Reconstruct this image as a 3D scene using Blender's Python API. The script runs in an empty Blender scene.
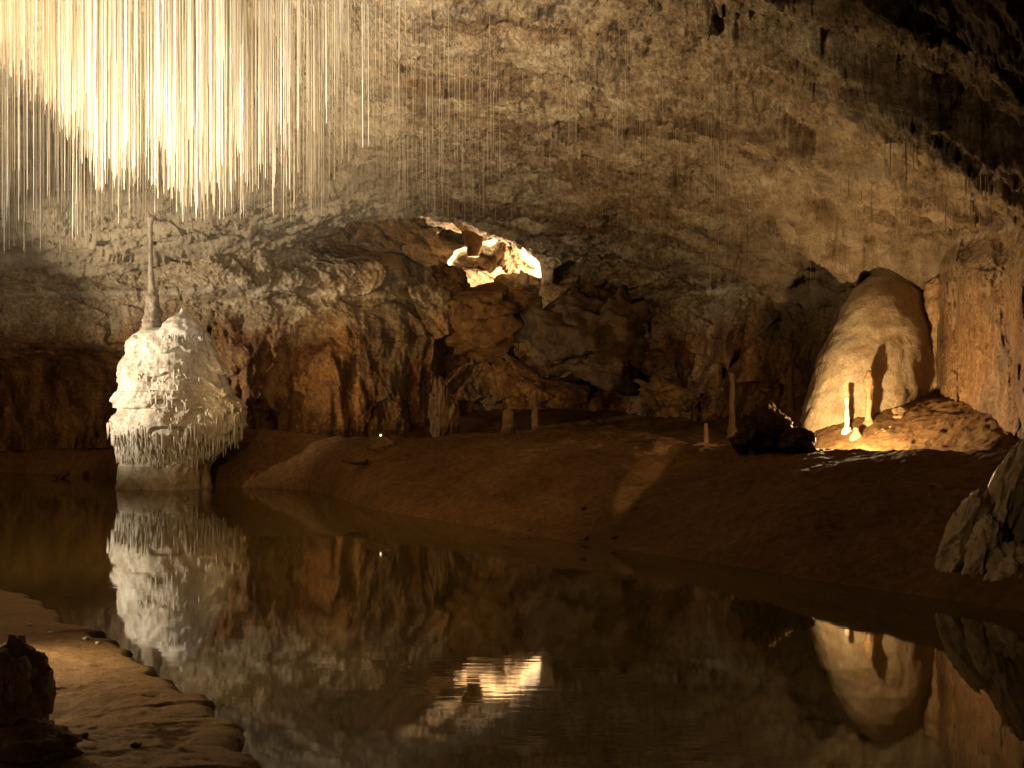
import bpy, bmesh, math, random
import numpy as np
from mathutils import Vector, Matrix
from mathutils.bvhtree import BVHTree

random.seed(7)
rng = np.random.RandomState(7)
scene = bpy.context.scene
COL = scene.collection
F = 1236.0          # focal length in pixels of a 1024 px wide picture
EYE = 1.8           # eye height above the pool, metres
HOR = 400.0         # row of the horizon


def P(u, v, d):
    """Place in the cave (x, y, z) of a spot seen at column u, row v, d metres ahead."""
    return Vector(((u - 512.0) / F * d, d, EYE - (v - HOR) / F * d))


# ------------------------------------------------------------------ noise
def _hash(ix, iy, iz, seed):
    h = (ix.astype(np.uint32) * np.uint32(374761393) + iy.astype(np.uint32) * np.uint32(668265263)
         + iz.astype(np.uint32) * np.uint32(2147483647 & 0x7FEB352D) + np.uint32((seed * 974711 + 12345) & 0xFFFFFFFF))
    h = (h ^ (h >> np.uint32(13))) * np.uint32(1274126177)
    h = (h ^ (h >> np.uint32(16))) * np.uint32(2246822519)
    return h ^ (h >> np.uint32(15))


def perlin(p, seed=0):
    f = np.floor(p)
    i = f.astype(np.int64)
    t = p - f
    w = t * t * t * (t * (t * 6 - 15) + 10)
    out = 0
    for dx in (0, 1):
        for dy in (0, 1):
            for dz in (0, 1):
                h = _hash(i[:, 0] + dx, i[:, 1] + dy, i[:, 2] + dz, seed)
                gx = ((h & np.uint32(1023)).astype(np.float64) / 511.5) - 1
                gy = (((h >> np.uint32(10)) & np.uint32(1023)).astype(np.float64) / 511.5) - 1
                gz = (((h >> np.uint32(20)) & np.uint32(1023)).astype(np.float64) / 511.5) - 1
                d = gx * (t[:, 0] - dx) + gy * (t[:, 1] - dy) + gz * (t[:, 2] - dz)
                ww = (w[:, 0] if dx else 1 - w[:, 0]) * (w[:, 1] if dy else 1 - w[:, 1]) * (w[:, 2] if dz else 1 - w[:, 2])
                out = out + d * ww
    return out


def fbm(p, octaves=4, seed=0, gain=0.5, ridged=False):
    a, s, out = 1.0, 1.0, 0
    for o in range(octaves):
        n = perlin(p * s + o * 17.3, seed + o)
        if ridged:
            n = 0.5 - np.abs(n) * 1.6
        out = out + a * n
        a *= gain
        s *= 2.03
    return out


def voro(p, seed=0):
    """Cellular noise: (distance to nearest, to second, facet height of the nearest cell)."""
    f = np.floor(p).astype(np.int64)
    n = len(p)
    b1 = np.full(n, 9e9)
    b2 = np.full(n, 9e9)
    fac = np.zeros(n)
    for dx in (-1, 0, 1):
        for dy in (-1, 0, 1):
            for dz in (-1, 0, 1):
                ix, iy, iz = f[:, 0] + dx, f[:, 1] + dy, f[:, 2] + dz
                h = _hash(ix, iy, iz, seed)
                h2 = _hash(ix, iy, iz, seed + 91)
                c = np.stack([ix + (h & np.uint32(1023)) / 1023.0, iy + ((h >> np.uint32(10)) & np.uint32(1023)) / 1023.0,
                              iz + ((h >> np.uint32(20)) & np.uint32(1023)) / 1023.0], 1)
                e = p - c
                d = np.sqrt((e * e).sum(1))
                k = (h2 & np.uint32(1023)) / 1023.0 - 0.5
                tilt = np.stack([((h2 >> np.uint32(5)) & np.uint32(255)) / 127.5 - 1, ((h2 >> np.uint32(12)) & np.uint32(255)) / 127.5 - 1,
                                 ((h2 >> np.uint32(20)) & np.uint32(255)) / 127.5 - 1], 1)
                hf = k + 0.6 * (tilt * e).sum(1)
                near = d < b1
                b2 = np.where(near, b1, np.minimum(b2, d))
                fac = np.where(near, hf, fac)
                b1 = np.where(near, d, b1)
    return b1, b2, fac


def sstep(a, b, x):
    t = np.clip((x - a) / (b - a), 0, 1)
    return t * t * (3 - 2 * t)


# ------------------------------------------------------------------ meshes
def raw_mesh(name, verts, quads, mat, parent=None, smooth=True):
    me = bpy.data.meshes.new(name)
    verts = np.asarray(verts, dtype=np.float32)
    quads = np.asarray(quads, dtype=np.int32)
    me.vertices.add(len(verts))
    me.vertices.foreach_set('co', verts.ravel())
    k = quads.shape[1]
    me.loops.add(quads.size)
    me.loops.foreach_set('vertex_index', quads.ravel())
    me.polygons.add(len(quads))
    me.polygons.foreach_set('loop_start', np.arange(0, quads.size, k, dtype=np.int32))
    if smooth:
        me.polygons.foreach_set('use_smooth', np.ones(len(quads), dtype=bool))
    me.update(calc_edges=True)
    me.validate()
    me.materials.append(mat)
    o = bpy.data.objects.new(name, me)
    COL.objects.link(o)
    if parent:
        o.parent = parent
    return o


def grid_quads(nr, nc, wrap=False):
    i = np.arange(nr - 1)[:, None]
    j = np.arange(nc if wrap else nc - 1)[None, :]
    a = i * nc + j
    b = i * nc + (j + 1) % nc
    return np.stack([a, b, b + nc, a + nc], -1).reshape(-1, 4)


def bm_obj(name, bm, mat, parent=None, smooth=True):
    me = bpy.data.meshes.new(name)
    bm.to_mesh(me)
    bm.free()
    if smooth:
        for p in me.polygons:
            p.use_smooth = True
    me.materials.append(mat)
    o = bpy.data.objects.new(name, me)
    COL.objects.link(o)
    if parent:
        o.parent = parent
    return o


def struct(o):
    o['kind'] = 'structure'
    return o


def tag(o, label, cat, group=None):
    o['label'] = label
    o['category'] = cat
    if group:
        o['group'] = group
    return o


def thing(name, loc, label, cat, group=None):
    o = bpy.data.objects.new(name, None)
    o.empty_display_size = 0.1
    COL.objects.link(o)
    o.location = loc
    return tag(o, label, cat, group)


def tree_of(o):
    me = o.data
    return BVHTree.FromPolygons([v.co[:] for v in me.vertices], [tuple(p.vertices) for p in me.polygons])


# ------------------------------------------------------------------ materials
def new_mat(name):
    m = bpy.data.materials.new(name)
    m.use_nodes = True
    nt = m.node_tree
    nt.nodes.clear()
    out = nt.nodes.new('ShaderNodeOutputMaterial')
    b = nt.nodes.new('ShaderNodeBsdfPrincipled')
    nt.links.new(b.outputs[0], out.inputs[0])
    return m, nt, b


class G:
    """Small node-graph helper."""

    def __init__(self, nt):
        self.nt = nt
        self.pos = nt.nodes.new('ShaderNodeNewGeometry').outputs['Position']
        self.tc = nt.nodes.new('ShaderNodeTexCoord').outputs['Object']

    def map(self, scale, src=None, rot=(0, 0, 0)):
        n = self.nt.nodes.new('ShaderNodeMapping')
        n.inputs['Scale'].default_value = scale
        n.inputs['Rotation'].default_value = rot
        self.nt.links.new(src or self.pos, n.inputs[0])
        return n.outputs[0]

    def noise(self, scale, detail=6, rough=0.6, vec=None, dist=0.0):
        n = self.nt.nodes.new('ShaderNodeTexNoise')
        n.inputs['Scale'].default_value = scale
        n.inputs['Detail'].default_value = detail
        n.inputs['Roughness'].default_value = rough
        n.inputs['Distortion'].default_value = dist
        self.nt.links.new(vec or self.pos, n.inputs['Vector'])
        return n.outputs['Fac']

    def vor(self, scale, vec=None, feature='F1'):
        n = self.nt.nodes.new('ShaderNodeTexVoronoi')
        n.feature = feature
        n.inputs['Scale'].default_value = scale
        self.nt.links.new(vec or self.pos, n.inputs['Vector'])
        return n.outputs['Distance']

    def ramp(self, fac, stops):
        n = self.nt.nodes.new('ShaderNodeValToRGB')
        e = n.color_ramp.elements
        e[0].position, e[0].color = stops[0][0], (*stops[0][1], 1)
        e[1].position, e[1].color = stops[-1][0], (*stops[-1][1], 1)
        for p, c in stops[1:-1]:
            x = e.new(p)
            x.color = (*c, 1)
        self.nt.links.new(fac, n.inputs[0])
        return n.outputs[0]

    def val(self, fac, a, b):
        n = self.nt.nodes.new('ShaderNodeMapRange')
        n.inputs[1].default_value, n.inputs[2].default_value = a, b
        n.clamp = True
        self.nt.links.new(fac, n.inputs[0])
        return n.outputs[0]

    def mix(self, fac, a, b, mode='MIX'):
        n = self.nt.nodes.new('ShaderNodeMix')
        n.data_type = 'RGBA'
        n.blend_type = mode
        for sock, x in ((n.inputs[0], fac), (n.inputs[6], a), (n.inputs[7], b)):
            if isinstance(x, (int, float)):
                sock.default_value = x
            elif isinstance(x, tuple):
                sock.default_value = (*x, 1)
            else:
                self.nt.links.new(x, sock)
        return n.outputs[2]

    def math(self, op, a, b=0.0):
        n = self.nt.nodes.new('ShaderNodeMath')
        n.operation = op
        for i, x in enumerate((a, b)):
            if isinstance(x, (int, float)):
                n.inputs[i].default_value = x
            else:
                self.nt.links.new(x, n.inputs[i])
        return n.outputs[0]

    def axis(self, k, src=None):
        n = self.nt.nodes.new('ShaderNodeSeparateXYZ')
        self.nt.links.new(src or self.pos, n.inputs[0])
        return n.outputs[k]

    def bump(self, bsdf, layers):
        prev = None
        for h, strength, dist in layers:
            n = self.nt.nodes.new('ShaderNodeBump')
            n.inputs['Strength'].default_value = strength
            n.inputs['Distance'].default_value = dist
            self.nt.links.new(h, n.inputs['Height'])
            if prev:
                self.nt.links.new(prev, n.inputs['Normal'])
            prev = n.outputs[0]
        self.nt.links.new(prev, bsdf.inputs['Normal'])


def mat_ceiling():
    m, nt, b = new_mat('ceiling_rock')
    g = G(nt)
    big = g.noise(0.45, 5, 0.55, dist=0.6)
    mid = g.noise(2.2, 8, 0.7, vec=g.map((1, 0.7, 1.6)))
    fine = g.noise(11, 6, 0.72)
    base = g.ramp(mid, [(0.30, (0.085, 0.058, 0.032)), (0.43, (0.28, 0.20, 0.112)), (0.56, (0.45, 0.345, 0.215)), (0.73, (0.61, 0.50, 0.335))])
    warm = g.ramp(big, [(0.33, (0.62, 0.46, 0.28)), (0.52, (1, 1, 1))])
    c = g.mix(0.75, base, warm, 'MULTIPLY')
    c = g.mix(g.val(fine, 0.4, 0.7), g.mix(1.0, c, (0.42, 0.36, 0.3), 'MULTIPLY'), c)
    # iron-stained blotches in the bedding planes
    st = g.val(g.noise(1.1, 4, 0.6, vec=g.map((0.5, 0.5, 3.5))), 0.6, 0.72)
    c = g.mix(g.math('MULTIPLY', st, 0.7), c, (0.16, 0.062, 0.02))
    shade_band = g.val(g.noise(0.9, 7, 0.68, vec=g.map((0.22, 1.15, 1.0), rot=(0, 0, 0.12)), dist=0.9), 0.5, 0.6)  # dark bands painted in for the shaded faces of roof ledges
    c = g.mix(g.math('MULTIPLY', shade_band, 0.72), c, g.mix(1.0, c, (0.34, 0.23, 0.13), 'MULTIPLY'))
    # lamp glow on the roof by the alcove, painted in as paler tan
    alcove_glow = g.math('MULTIPLY', g.val(g.axis(0), 3.2, 5.2), g.val(g.axis(1), 15.0, 17.5))
    c = g.mix(g.math('MULTIPLY', alcove_glow, 0.55), c, g.ramp(mid, [(0.32, (0.16, 0.09, 0.04)), (0.5, (0.5, 0.36, 0.21)), (0.7, (0.68, 0.54, 0.36))]))
    # bare red-brown rock towards the right-hand side, without the calcite crust
    xr = g.math('ADD', g.math('ADD', g.axis(0), g.math('MULTIPLY', g.axis(1), -0.8)), g.math('ADD', g.math('MULTIPLY', big, 5.0), 11.2))
    c = g.mix(g.val(xr, 7.2, 10.5), c, g.mix(1.0, c, (0.42, 0.25, 0.15), 'MULTIPLY'))
    # thick white calcite crust where the straws grow
    xl = g.math('ADD', g.axis(0), g.math('MULTIPLY', mid, 3.0))
    c = g.mix(g.val(xl, 0.0, -2.0), c, g.mix(0.6, c, (0.63, 0.49, 0.31)))
    nt.links.new(c, b.inputs['Base Color'])
    b.inputs['Roughness'].default_value = 0.85
    b.inputs['Specular IOR Level'].default_value = 0.25
    g.bump(b, [(mid, 0.9, 0.16), (fine, 1.0, 0.08), (g.noise(30, 4, 0.75), 1.0, 0.035)])
    return m


def mat_wall():
    m, nt, b = new_mat('wall_rock')
    g = G(nt)
    flow = g.noise(1.6, 7, 0.65, vec=g.map((1.3, 1.3, 0.35)), dist=0.4)
    mid = g.noise(2.6, 8, 0.68)
    fine = g.noise(13, 6, 0.7)
    low = g.ramp(flow, [(0.3, (0.07, 0.028, 0.01)), (0.45, (0.21, 0.095, 0.032)), (0.58, (0.42, 0.23, 0.085)), (0.75, (0.54, 0.37, 0.18))])
    high = g.ramp(mid, [(0.28, (0.2, 0.13, 0.07)), (0.42, (0.42, 0.305, 0.175)), (0.58, (0.61, 0.48, 0.31)), (0.78, (0.73, 0.61, 0.43))])
    z = g.math('ADD', g.axis(2), g.math('MULTIPLY', g.math('SUBTRACT', g.noise(0.7, 5, 0.6), 0.5), 2.6))
    c = g.mix(g.val(z, 3.1, 3.9), low, high)
    # grey limestone showing between the flows
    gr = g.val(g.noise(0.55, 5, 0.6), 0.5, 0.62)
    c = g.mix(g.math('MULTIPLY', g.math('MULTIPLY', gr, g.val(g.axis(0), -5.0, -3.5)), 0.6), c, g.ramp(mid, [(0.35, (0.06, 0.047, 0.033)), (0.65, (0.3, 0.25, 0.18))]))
    # right-hand wall: orange ochre flowstone
    xr = g.math('ADD', g.axis(0), g.math('MULTIPLY', flow, 1.5))
    c = g.mix(g.math('MULTIPLY', g.val(xr, 7.0, 8.2), 0.75), c,
              g.ramp(mid, [(0.3, (0.2, 0.09, 0.035)), (0.5, (0.44, 0.26, 0.12)), (0.7, (0.58, 0.42, 0.25))]))
    c = g.mix(g.val(fine, 0.38, 0.62), g.mix(1.0, c, (0.5, 0.42, 0.34), 'MULTIPLY'), c)
    # pale tide line of the old water level
    zz = g.math('ADD', g.axis(2), g.math('MULTIPLY', g.noise(2.5, 3, 0.5), 0.12))
    tide = g.math('MULTIPLY', g.val(zz, 4.28, 4.33), g.val(zz, 4.45, 4.38))
    c = g.mix(g.math('MULTIPLY', tide, 0.5), c, (0.6, 0.5, 0.36))
    nt.links.new(c, b.inputs['Base Color'])
    b.inputs['Roughness'].default_value = 0.7
    b.inputs['Specular IOR Level'].default_value = 0.35
    g.bump(b, [(flow, 0.8, 0.18), (mid, 0.8, 0.14), (fine, 1.0, 0.07)])
    return m


def mat_mud(name, dark, light, pebbly=0.5, k=1.0):
    m, nt, b = new_mat(name)
    g = G(nt)
    n1 = g.noise(0.8, 6, 0.6)
    n2 = g.noise(9 * k, 7, 0.7)
    n3 = g.noise(40 * k, 4, 0.75)
    c = g.mix(g.val(n1, 0.32, 0.68), dark, light)
    c = g.mix(g.val(n2, 0.35, 0.65), g.mix(1.0, c, (0.55, 0.5, 0.45), 'MULTIPLY'), c)
    pits = g.val(g.vor(3.1, vec=g.map((1, 1, 1), g.pos)), 0.16, 0.05)
    c = g.mix(g.math('MULTIPLY', pits, 0.6 * pebbly), c, (0.05, 0.03, 0.015))
    nt.links.new(c, b.inputs['Base Color'])
    b.inputs['Roughness'].default_value = 0.9
    b.inputs['Specular IOR Level'].default_value = 0.15
    g.bump(b, [(n2, 0.7, (0.06 * pebbly + 0.02) / k ** 0.5), (n3, 0.9, 0.018 / k ** 0.5)])
    return m


def mat_calcite(name, light, dark, streak=(3, 3, 0.5), rough=0.5, bump=0.6, spec=0.4, grain=14):
    m, nt, b = new_mat(name)
    g = G(nt)
    n1 = g.noise(1.6, 7, 0.65, vec=g.map(streak))
    n2 = g.noise(grain, 6, 0.7)
    c = g.mix(g.val(n1, 0.35, 0.62), dark, light)
    c = g.mix(g.val(n2, 0.3, 0.6), g.mix(1.0, c, (0.6, 0.52, 0.43), 'MULTIPLY'), c)
    nt.links.new(c, b.inputs['Base Color'])
    b.inputs['Roughness'].default_value = rough
    b.inputs['Specular IOR Level'].default_value = spec
    g.bump(b, [(n1, bump, 0.08), (n2, bump, 0.03)])
    return m


def mat_straw(name, col, trans):
    m, nt, b = new_mat(name)
    g = G(nt)
    n = g.noise(3.0, 4, 0.6, vec=g.map((4, 4, 0.8)))
    c = g.mix(g.val(n, 0.35, 0.65), tuple(x * 0.62 for x in col), col)
    # some straws are cleaner than others
    oi = nt.nodes.new('ShaderNodeObjectInfo').outputs['Random']
    isl = [x for x in nt.nodes if x.type == 'NEW_GEOMETRY'][0].outputs['Random Per Island']
    rnd = g.math('FRACT', g.math('ADD', oi, isl))
    c = g.mix(g.math('MULTIPLY', rnd, 0.75), c, tuple(x * y for x, y in zip(col, (0.42, 0.36, 0.28))))
    nt.links.new(c, b.inputs['Base Color'])
    b.inputs['Roughness'].default_value = 0.35
    tr = nt.nodes.new('ShaderNodeBsdfTranslucent')
    nt.links.new(c, tr.inputs[0])
    mx = nt.nodes.new('ShaderNodeMixShader')
    mx.inputs[0].default_value = trans
    nt.links.new(b.outputs[0], mx.inputs[1])
    nt.links.new(tr.outputs[0], mx.inputs[2])
    out = [x for x in nt.nodes if x.type == 'OUTPUT_MATERIAL'][0]
    nt.links.new(mx.outputs[0], out.inputs[0])
    return m


def mat_water():
    m, nt, b = new_mat('still_water')
    g = G(nt)
    b.inputs['Base Color'].default_value = (0.085, 0.058, 0.018, 1)
    b.inputs['Roughness'].default_value = 0.03
    b.inputs['IOR'].default_value = 1.333
    # faint drip ripples, stronger in two places
    r1 = g.noise(2.4, 2, 0.5, vec=g.map((0.5, 1.6, 1)))
    r2 = g.noise(9.0, 2, 0.5, vec=g.map((0.35, 1.2, 1)))
    where = g.val(g.noise(0.22, 2, 0.5), 0.52, 0.7)
    h = g.math('ADD', g.math('MULTIPLY', r1, 0.22), g.math('MULTIPLY', g.math('MULTIPLY', r2, where), 1.0))
    g.bump(b, [(h, 0.35, 0.005)])
    return m


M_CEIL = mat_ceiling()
M_WALL = mat_wall()
M_BANK = mat_mud('bank_mud', (0.135, 0.067, 0.022), (0.24, 0.13, 0.048), 0.6)
M_SHORE = mat_mud('shore_clay', (0.27, 0.165, 0.08), (0.44, 0.3, 0.165), 0.3, 5.0)
M_WHITE = mat_calcite('white_calcite', (0.80, 0.74, 0.62), (0.58, 0.48, 0.36), (2.2, 2.2, 1.0), 0.4, 0.5, grain=18)
M_BASE = mat_calcite('grey_calcite', (0.56, 0.46, 0.32), (0.36, 0.27, 0.17), (3, 3, 0.6), 0.6, 0.5)
M_SPIRE = mat_calcite('spire_calcite', (0.42, 0.34, 0.24), (0.24, 0.17, 0.1), (5, 5, 2.0), 0.6, 0.6)
M_TAN = mat_calcite('tan_flowstone', (0.50, 0.39, 0.24), (0.36, 0.25, 0.135), (1.8, 1.8, 0.8), 0.5, 0.45, grain=26)
M_OCHRE = mat_calcite('ochre_flowstone', (0.5, 0.33, 0.16), (0.26, 0.13, 0.05), (4, 4, 0.6), 0.55, 0.7)
M_ROCK = mat_calcite('brown_rock', (0.22, 0.125, 0.055), (0.085, 0.045, 0.018), (1.5, 1.5, 1.0), 0.75, 0.8, grain=10, spec=0.12)
M_DARK = mat_calcite('dark_rock', (0.12, 0.066, 0.028), (0.05, 0.027, 0.011), (1.5, 1.5, 1.2), 0.8, 0.8, grain=10, spec=0.12)
M_GREY = mat_calcite('grey_limestone', (0.36, 0.29, 0.2), (0.15, 0.11, 0.07), (1.5, 1.5, 0.7), 0.7, 0.8, grain=9, spec=0.12)
M_STRAW = mat_straw('straw_calcite', (0.86, 0.80, 0.66), 0.25)
M_STRAW_DULL = mat_straw('dull_straw_calcite', (0.5, 0.42, 0.29), 0.2)
M_WATER = mat_water()


# ------------------------------------------------------------------ interpolation of hand-set control grids
def cgrid(us, vs, table, U, V, blur=2):
    """table[v][u] -> values at the grid U x V (rows V), smoothed."""
    t = np.array(table, dtype=float)
    a = np.stack([np.interp(U, us, row) for row in t])                # nv x nU
    out = np.stack([np.interp(V, vs, a[:, k]) for k in range(a.shape[1])], 1)
    for _ in range(blur):
        q = np.pad(out, 1, mode='edge')
        out = (q[:-2, 1:-1] + q[2:, 1:-1] + q[1:-1, :-2] + q[1:-1, 2:] + 2 * q[1:-1, 1:-1]) / 6
    return out


# ------------------------------------------------------------------ the cave roof
U_C = np.concatenate([np.linspace(-1400, -40, 120), np.linspace(-38, 1062, 760), np.linspace(1070, 2400, 120)])
D_C = np.concatenate([np.linspace(2.5, 10, 50), np.linspace(10.1, 20, 190), np.linspace(20.06, 34.5, 190)])
CU = [-1400, -400, 0, 250, 420, 560, 700, 850, 950, 1024, 1200, 2400]
CD = [2.5, 8, 11, 14, 17, 20, 23, 26, 28, 31, 35]
CT = [
    # -1400 -400   0    250  420  560  700  850  950  1024 1200 2400
    [7.0, 7.1, 7.2, 7.2, 7.2, 7.2, 7.0, 6.6, 6.2, 6.0, 5.6, 5.0],
    [7.0, 7.2, 7.4, 7.4, 7.3, 7.2, 7.0, 6.4, 5.9, 5.6, 5.0, 4.4],
    [6.8, 7.2, 7.4, 7.3, 7.3, 7.2, 6.9, 6.2, 5.6, 5.1, 4.7, 4.0],
    [6.5, 7.0, 7.2, 7.2, 7.1, 7.0, 6.7, 6.0, 5.4, 4.9, 4.5, 3.8],
    [6.3, 6.9, 7.0, 7.1, 6.9, 6.7, 6.3, 5.35, 4.75, 4.3, 4.0, 3.6],
    [6.2, 6.6, 6.7, 6.8, 6.7, 6.4, 5.9, 4.55, 4.1, 3.95, 3.9, 3.5],
    [6.1, 6.0, 6.0, 6.1, 6.3, 6.0, 5.4, 4.3, 4.1, 4.1, 4.0, 3.5],
    [5.3, 5.2, 5.15, 5.3, 5.85, 5.5, 4.9, 4.2, 4.1, 4.1, 4.0, 3.5],
    [4.8, 4.7, 4.65, 4.8, 6.3, 5.3, 4.7, 4.2, 4.1, 4.1, 4.0, 3.5],
    [5.9, 5.9, 5.9, 6.0, 6.7, 5.5, 4.8, 4.2, 4.1, 4.1, 4.0, 3.5],
    [5.9, 5.9, 5.9, 6.0, 6.6, 5.9, 5.1, 4.2, 4.1, 4.1, 4.0, 3.5],
]
Z = cgrid(CU, CD, CT, U_C, D_C, 6)
uu, dd = np.meshgrid(U_C, D_C)
X = (uu - 512) / F * dd
p = np.stack([X.ravel(), dd.ravel(), Z.ravel()], 1)
warp = np.stack([fbm(p * 0.35, 2, 40), fbm(p * 0.35, 2, 41), fbm(p * 0.35, 2, 42)], 1)
q = p + warp * 0.9
disp = 0.42 * fbm(q * 0.33, 3, 1)
strata = fbm(q * np.array([0.25, 0.75, 0.4]), 4, 5, ridged=True)
disp += 0.17 * strata
f1, f2, fac = voro(q * np.array([0.35, 0.9, 0.6]), 3)
right = sstep(3.0, 7.0, p[:, 0] + 0.12 * p[:, 1] * 0)
disp += fac * (0.12 + 0.16 * right)
f1, f2, fac2 = voro(q * np.array([1.3, 2.6, 1.6]), 4)
disp += fac2 * (0.06 + 0.05 * right)
disp += 0.10 * fbm(p * np.array([2.3, 3.0, 2.3]), 4, 8, 0.6)
# worn scallop ledges that hang down over the right-hand side
lf = fbm(q * np.array([0.13, 0.7, 0.2]), 4, 60)
led = sstep(0.02, 0.14, lf) + 0.8 * sstep(0.25, 0.36, lf)
disp -= (0.16 + 0.22 * sstep(2, 6, p[:, 0])) * led * sstep(-2.5, 2, p[:, 0])
disp += 0.05 * fbm(p * np.array([6.0, 9.0, 6.0]), 3, 62, 0.65, ridged=True)
f1, f2, fac3 = voro(q * np.array([4.2, 6.5, 4.0]), 64)
disp += 0.05 * fac3
pv = p.copy()
pv[:, 2] += disp
pv[:, 1] += 0.22 * fbm(p * np.array([0.8, 0.9, 0.8]), 3, 12)
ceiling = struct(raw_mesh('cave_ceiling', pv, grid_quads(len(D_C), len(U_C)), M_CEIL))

# ------------------------------------------------------------------ the back and side walls
U_W = np.concatenate([np.linspace(-1500, -30, 150), np.linspace(-28, 1052, 860), np.linspace(1060, 2400, 150)])
V_W = np.concatenate([np.linspace(60, 200, 60), np.linspace(201.3, 470, 240), np.linspace(474, 900, 50)])
WU = [-1500, -500, -200, 0, 110, 200, 250, 330, 400, 450, 490, 530, 600, 700, 780, 830, 880, 930, 960, 1024, 1150, 1500, 2400]
WV = [60, 200, 240, 265, 284, 290, 300, 340, 360, 390, 430, 480, 900]
WT = [
    # -1500 -500 -200  0     110   200   250   330   400   450   490   530   600   700   780   830   880   930   960   1024  1150 1500 2400
    [11.5, 17.5, 24, 25.5, 25.5, 25.5, 25.5, 26, 33.5, 35, 36, 34, 33, 32, 29, 27, 26, 24, 20.5, 18, 16, 12, 9.5],
    [11, 17, 24, 26.6, 26.6, 26.6, 26.6, 28, 33.5, 34.5, 35, 33, 31.5, 30, 28, 26, 25, 23, 19.8, 17.3, 15.5, 11.5, 9.2],
    [10.5, 16.5, 24, 27.5, 27.4, 27.4, 27.6, 29.5, 32, 34, 34, 32, 30.5, 29, 27, 25.2, 24.3, 22.2, 19.2, 16.8, 15.2, 11.2, 9],
    [10.3, 16.2, 23.9, 28.4, 28.2, 28, 28.2, 28.5, 30, 32.5, 33.5, 31.6, 30.6, 29.2, 26.9, 25.2, 22.8, 21, 18.7, 16.6, 15, 11, 9],
    [10.1, 15.9, 23.9, 29, 28.7, 28.3, 28, 28.2, 29.8, 31.3, 32.7, 31.5, 30.4, 28.9, 26.5, 24.9, 22.6, 20.9, 18.6, 16.5, 15, 11, 9],
    [10.1, 15.9, 23.9, 29.1, 28.9, 28.5, 28.3, 28.4, 29.9, 31.1, 32.3, 31.2, 30.1, 28.7, 26.5, 25, 22.6, 20.9, 18.6, 16.5, 15, 11, 9],
    [10.2, 16.1, 24.1, 29.4, 29, 28.8, 28.7, 28.7, 29.9, 30.9, 32.1, 31, 29.9, 28.5, 26.6, 25.1, 22.6, 20.9, 18.6, 16.5, 15, 11, 9],
    [10.2, 16.2, 24.2, 29.6, 29.3, 28.8, 28.5, 28.1, 29.5, 30.9, 31.9, 30.8, 29.6, 28.2, 26.4, 25, 22.5, 20.9, 18.6, 16.5, 15, 11, 9],
    [10.3, 16.5, 24.8, 31, 30.8, 29.2, 28.5, 27.9, 29.4, 31.3, 32.3, 31.4, 30, 28.2, 26.3, 24.9, 22.5, 20.9, 18.6, 16.4, 14.9, 11, 9],
    [10.3, 16.5, 25, 31.4, 31.2, 29.3, 28.3, 27.6, 29.4, 31.9, 32.9, 32.4, 30.8, 28, 26.1, 24.8, 22.4, 20.8, 18.5, 16.3, 14.8, 11, 9],
    [10.3, 16.5, 25, 31.6, 31.3, 29.2, 28.1, 27.3, 29.3, 31.9, 32.9, 32.6, 30.9, 27.8, 26, 24.7, 22.4, 20.8, 18.4, 16.2, 14.7, 11, 9],
    [10.3, 16.4, 25, 31.6, 31.3, 29.2, 28, 27.1, 29.2, 31.7, 32.7, 32.4, 30.8, 27.6, 25.9, 24.6, 22.4, 20.8, 18.3, 16.1, 14.6, 11, 9],
    [9.5, 15.5, 24, 31.6, 31.3, 29.2, 28, 27.1, 29.2, 31.7, 32.7, 32.4, 30.8, 27.6, 25.9, 24.6, 22.4, 20.8, 18.3, 16.1, 14.6, 11, 9],
]
D = cgrid(WU, WV, WT, U_W, V_W, 3)
uu, vv = np.meshgrid(U_W, V_W)
uu, vv, D = uu.ravel(), vv.ravel(), D.ravel()
p = np.stack([(uu - 512) / F * D, D, EYE - (vv - HOR) / F * D], 1)
warp = np.stack([fbm(p * 0.4, 2, 140), fbm(p * 0.4, 2, 141), fbm(p * 0.4, 2, 142)], 1)
q = p + warp * 0.8
near = sstep(8, 26, D)
disp = 0.8 * fbm(q * np.array([0.3, 0.3, 0.3]), 3, 21)
flute = fbm(q * np.array([0.95, 0.95, 0.16]), 4, 25, ridged=True)
disp -= 0.55 * flute * sstep(4.2, 3.5, p[:, 2]) * (0.6 + 0.8 * fbm(p * 0.25, 2, 90))
calm = (1 - 0.7 * sstep(4.8, 5.8, p[:, 0])) * (1 - 0.75 * sstep(-1.0, -2.5, p[:, 0]) * sstep(4.4, 3.6, p[:, 2]))
f1, f2, fac = voro(q * np.array([0.55, 0.55, 0.8]), 23)
mid = sstep(-4.5, -1.5, p[:, 0]) * sstep(7.5, 5.5, p[:, 0])
disp += fac * (0.25 + 0.6 * mid) * calm
f1, f2, fac2 = voro(q * np.array([1.7, 1.7, 2.2]), 24)
disp += fac2 * (0.12 + 0.12 * mid) * calm
disp += 0.16 * fbm(p * np.array([1.9, 1.9, 1.5]), 5, 28, 0.58)
f1, f2, fac3 = voro(q * np.array([4.0, 4.0, 4.6]), 27)
disp += calm * (0.25 + 0.6 * sstep(6.2, 5.0, p[:, 0])) * (0.085 * fac3 + 0.07 * fbm(p * np.array([5.5, 5.5, 4.5]), 4, 29, 0.65, ridged=True))
edge = sstep(470, 500, vv)
disp *= (1 - 0.5 * edge)
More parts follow.
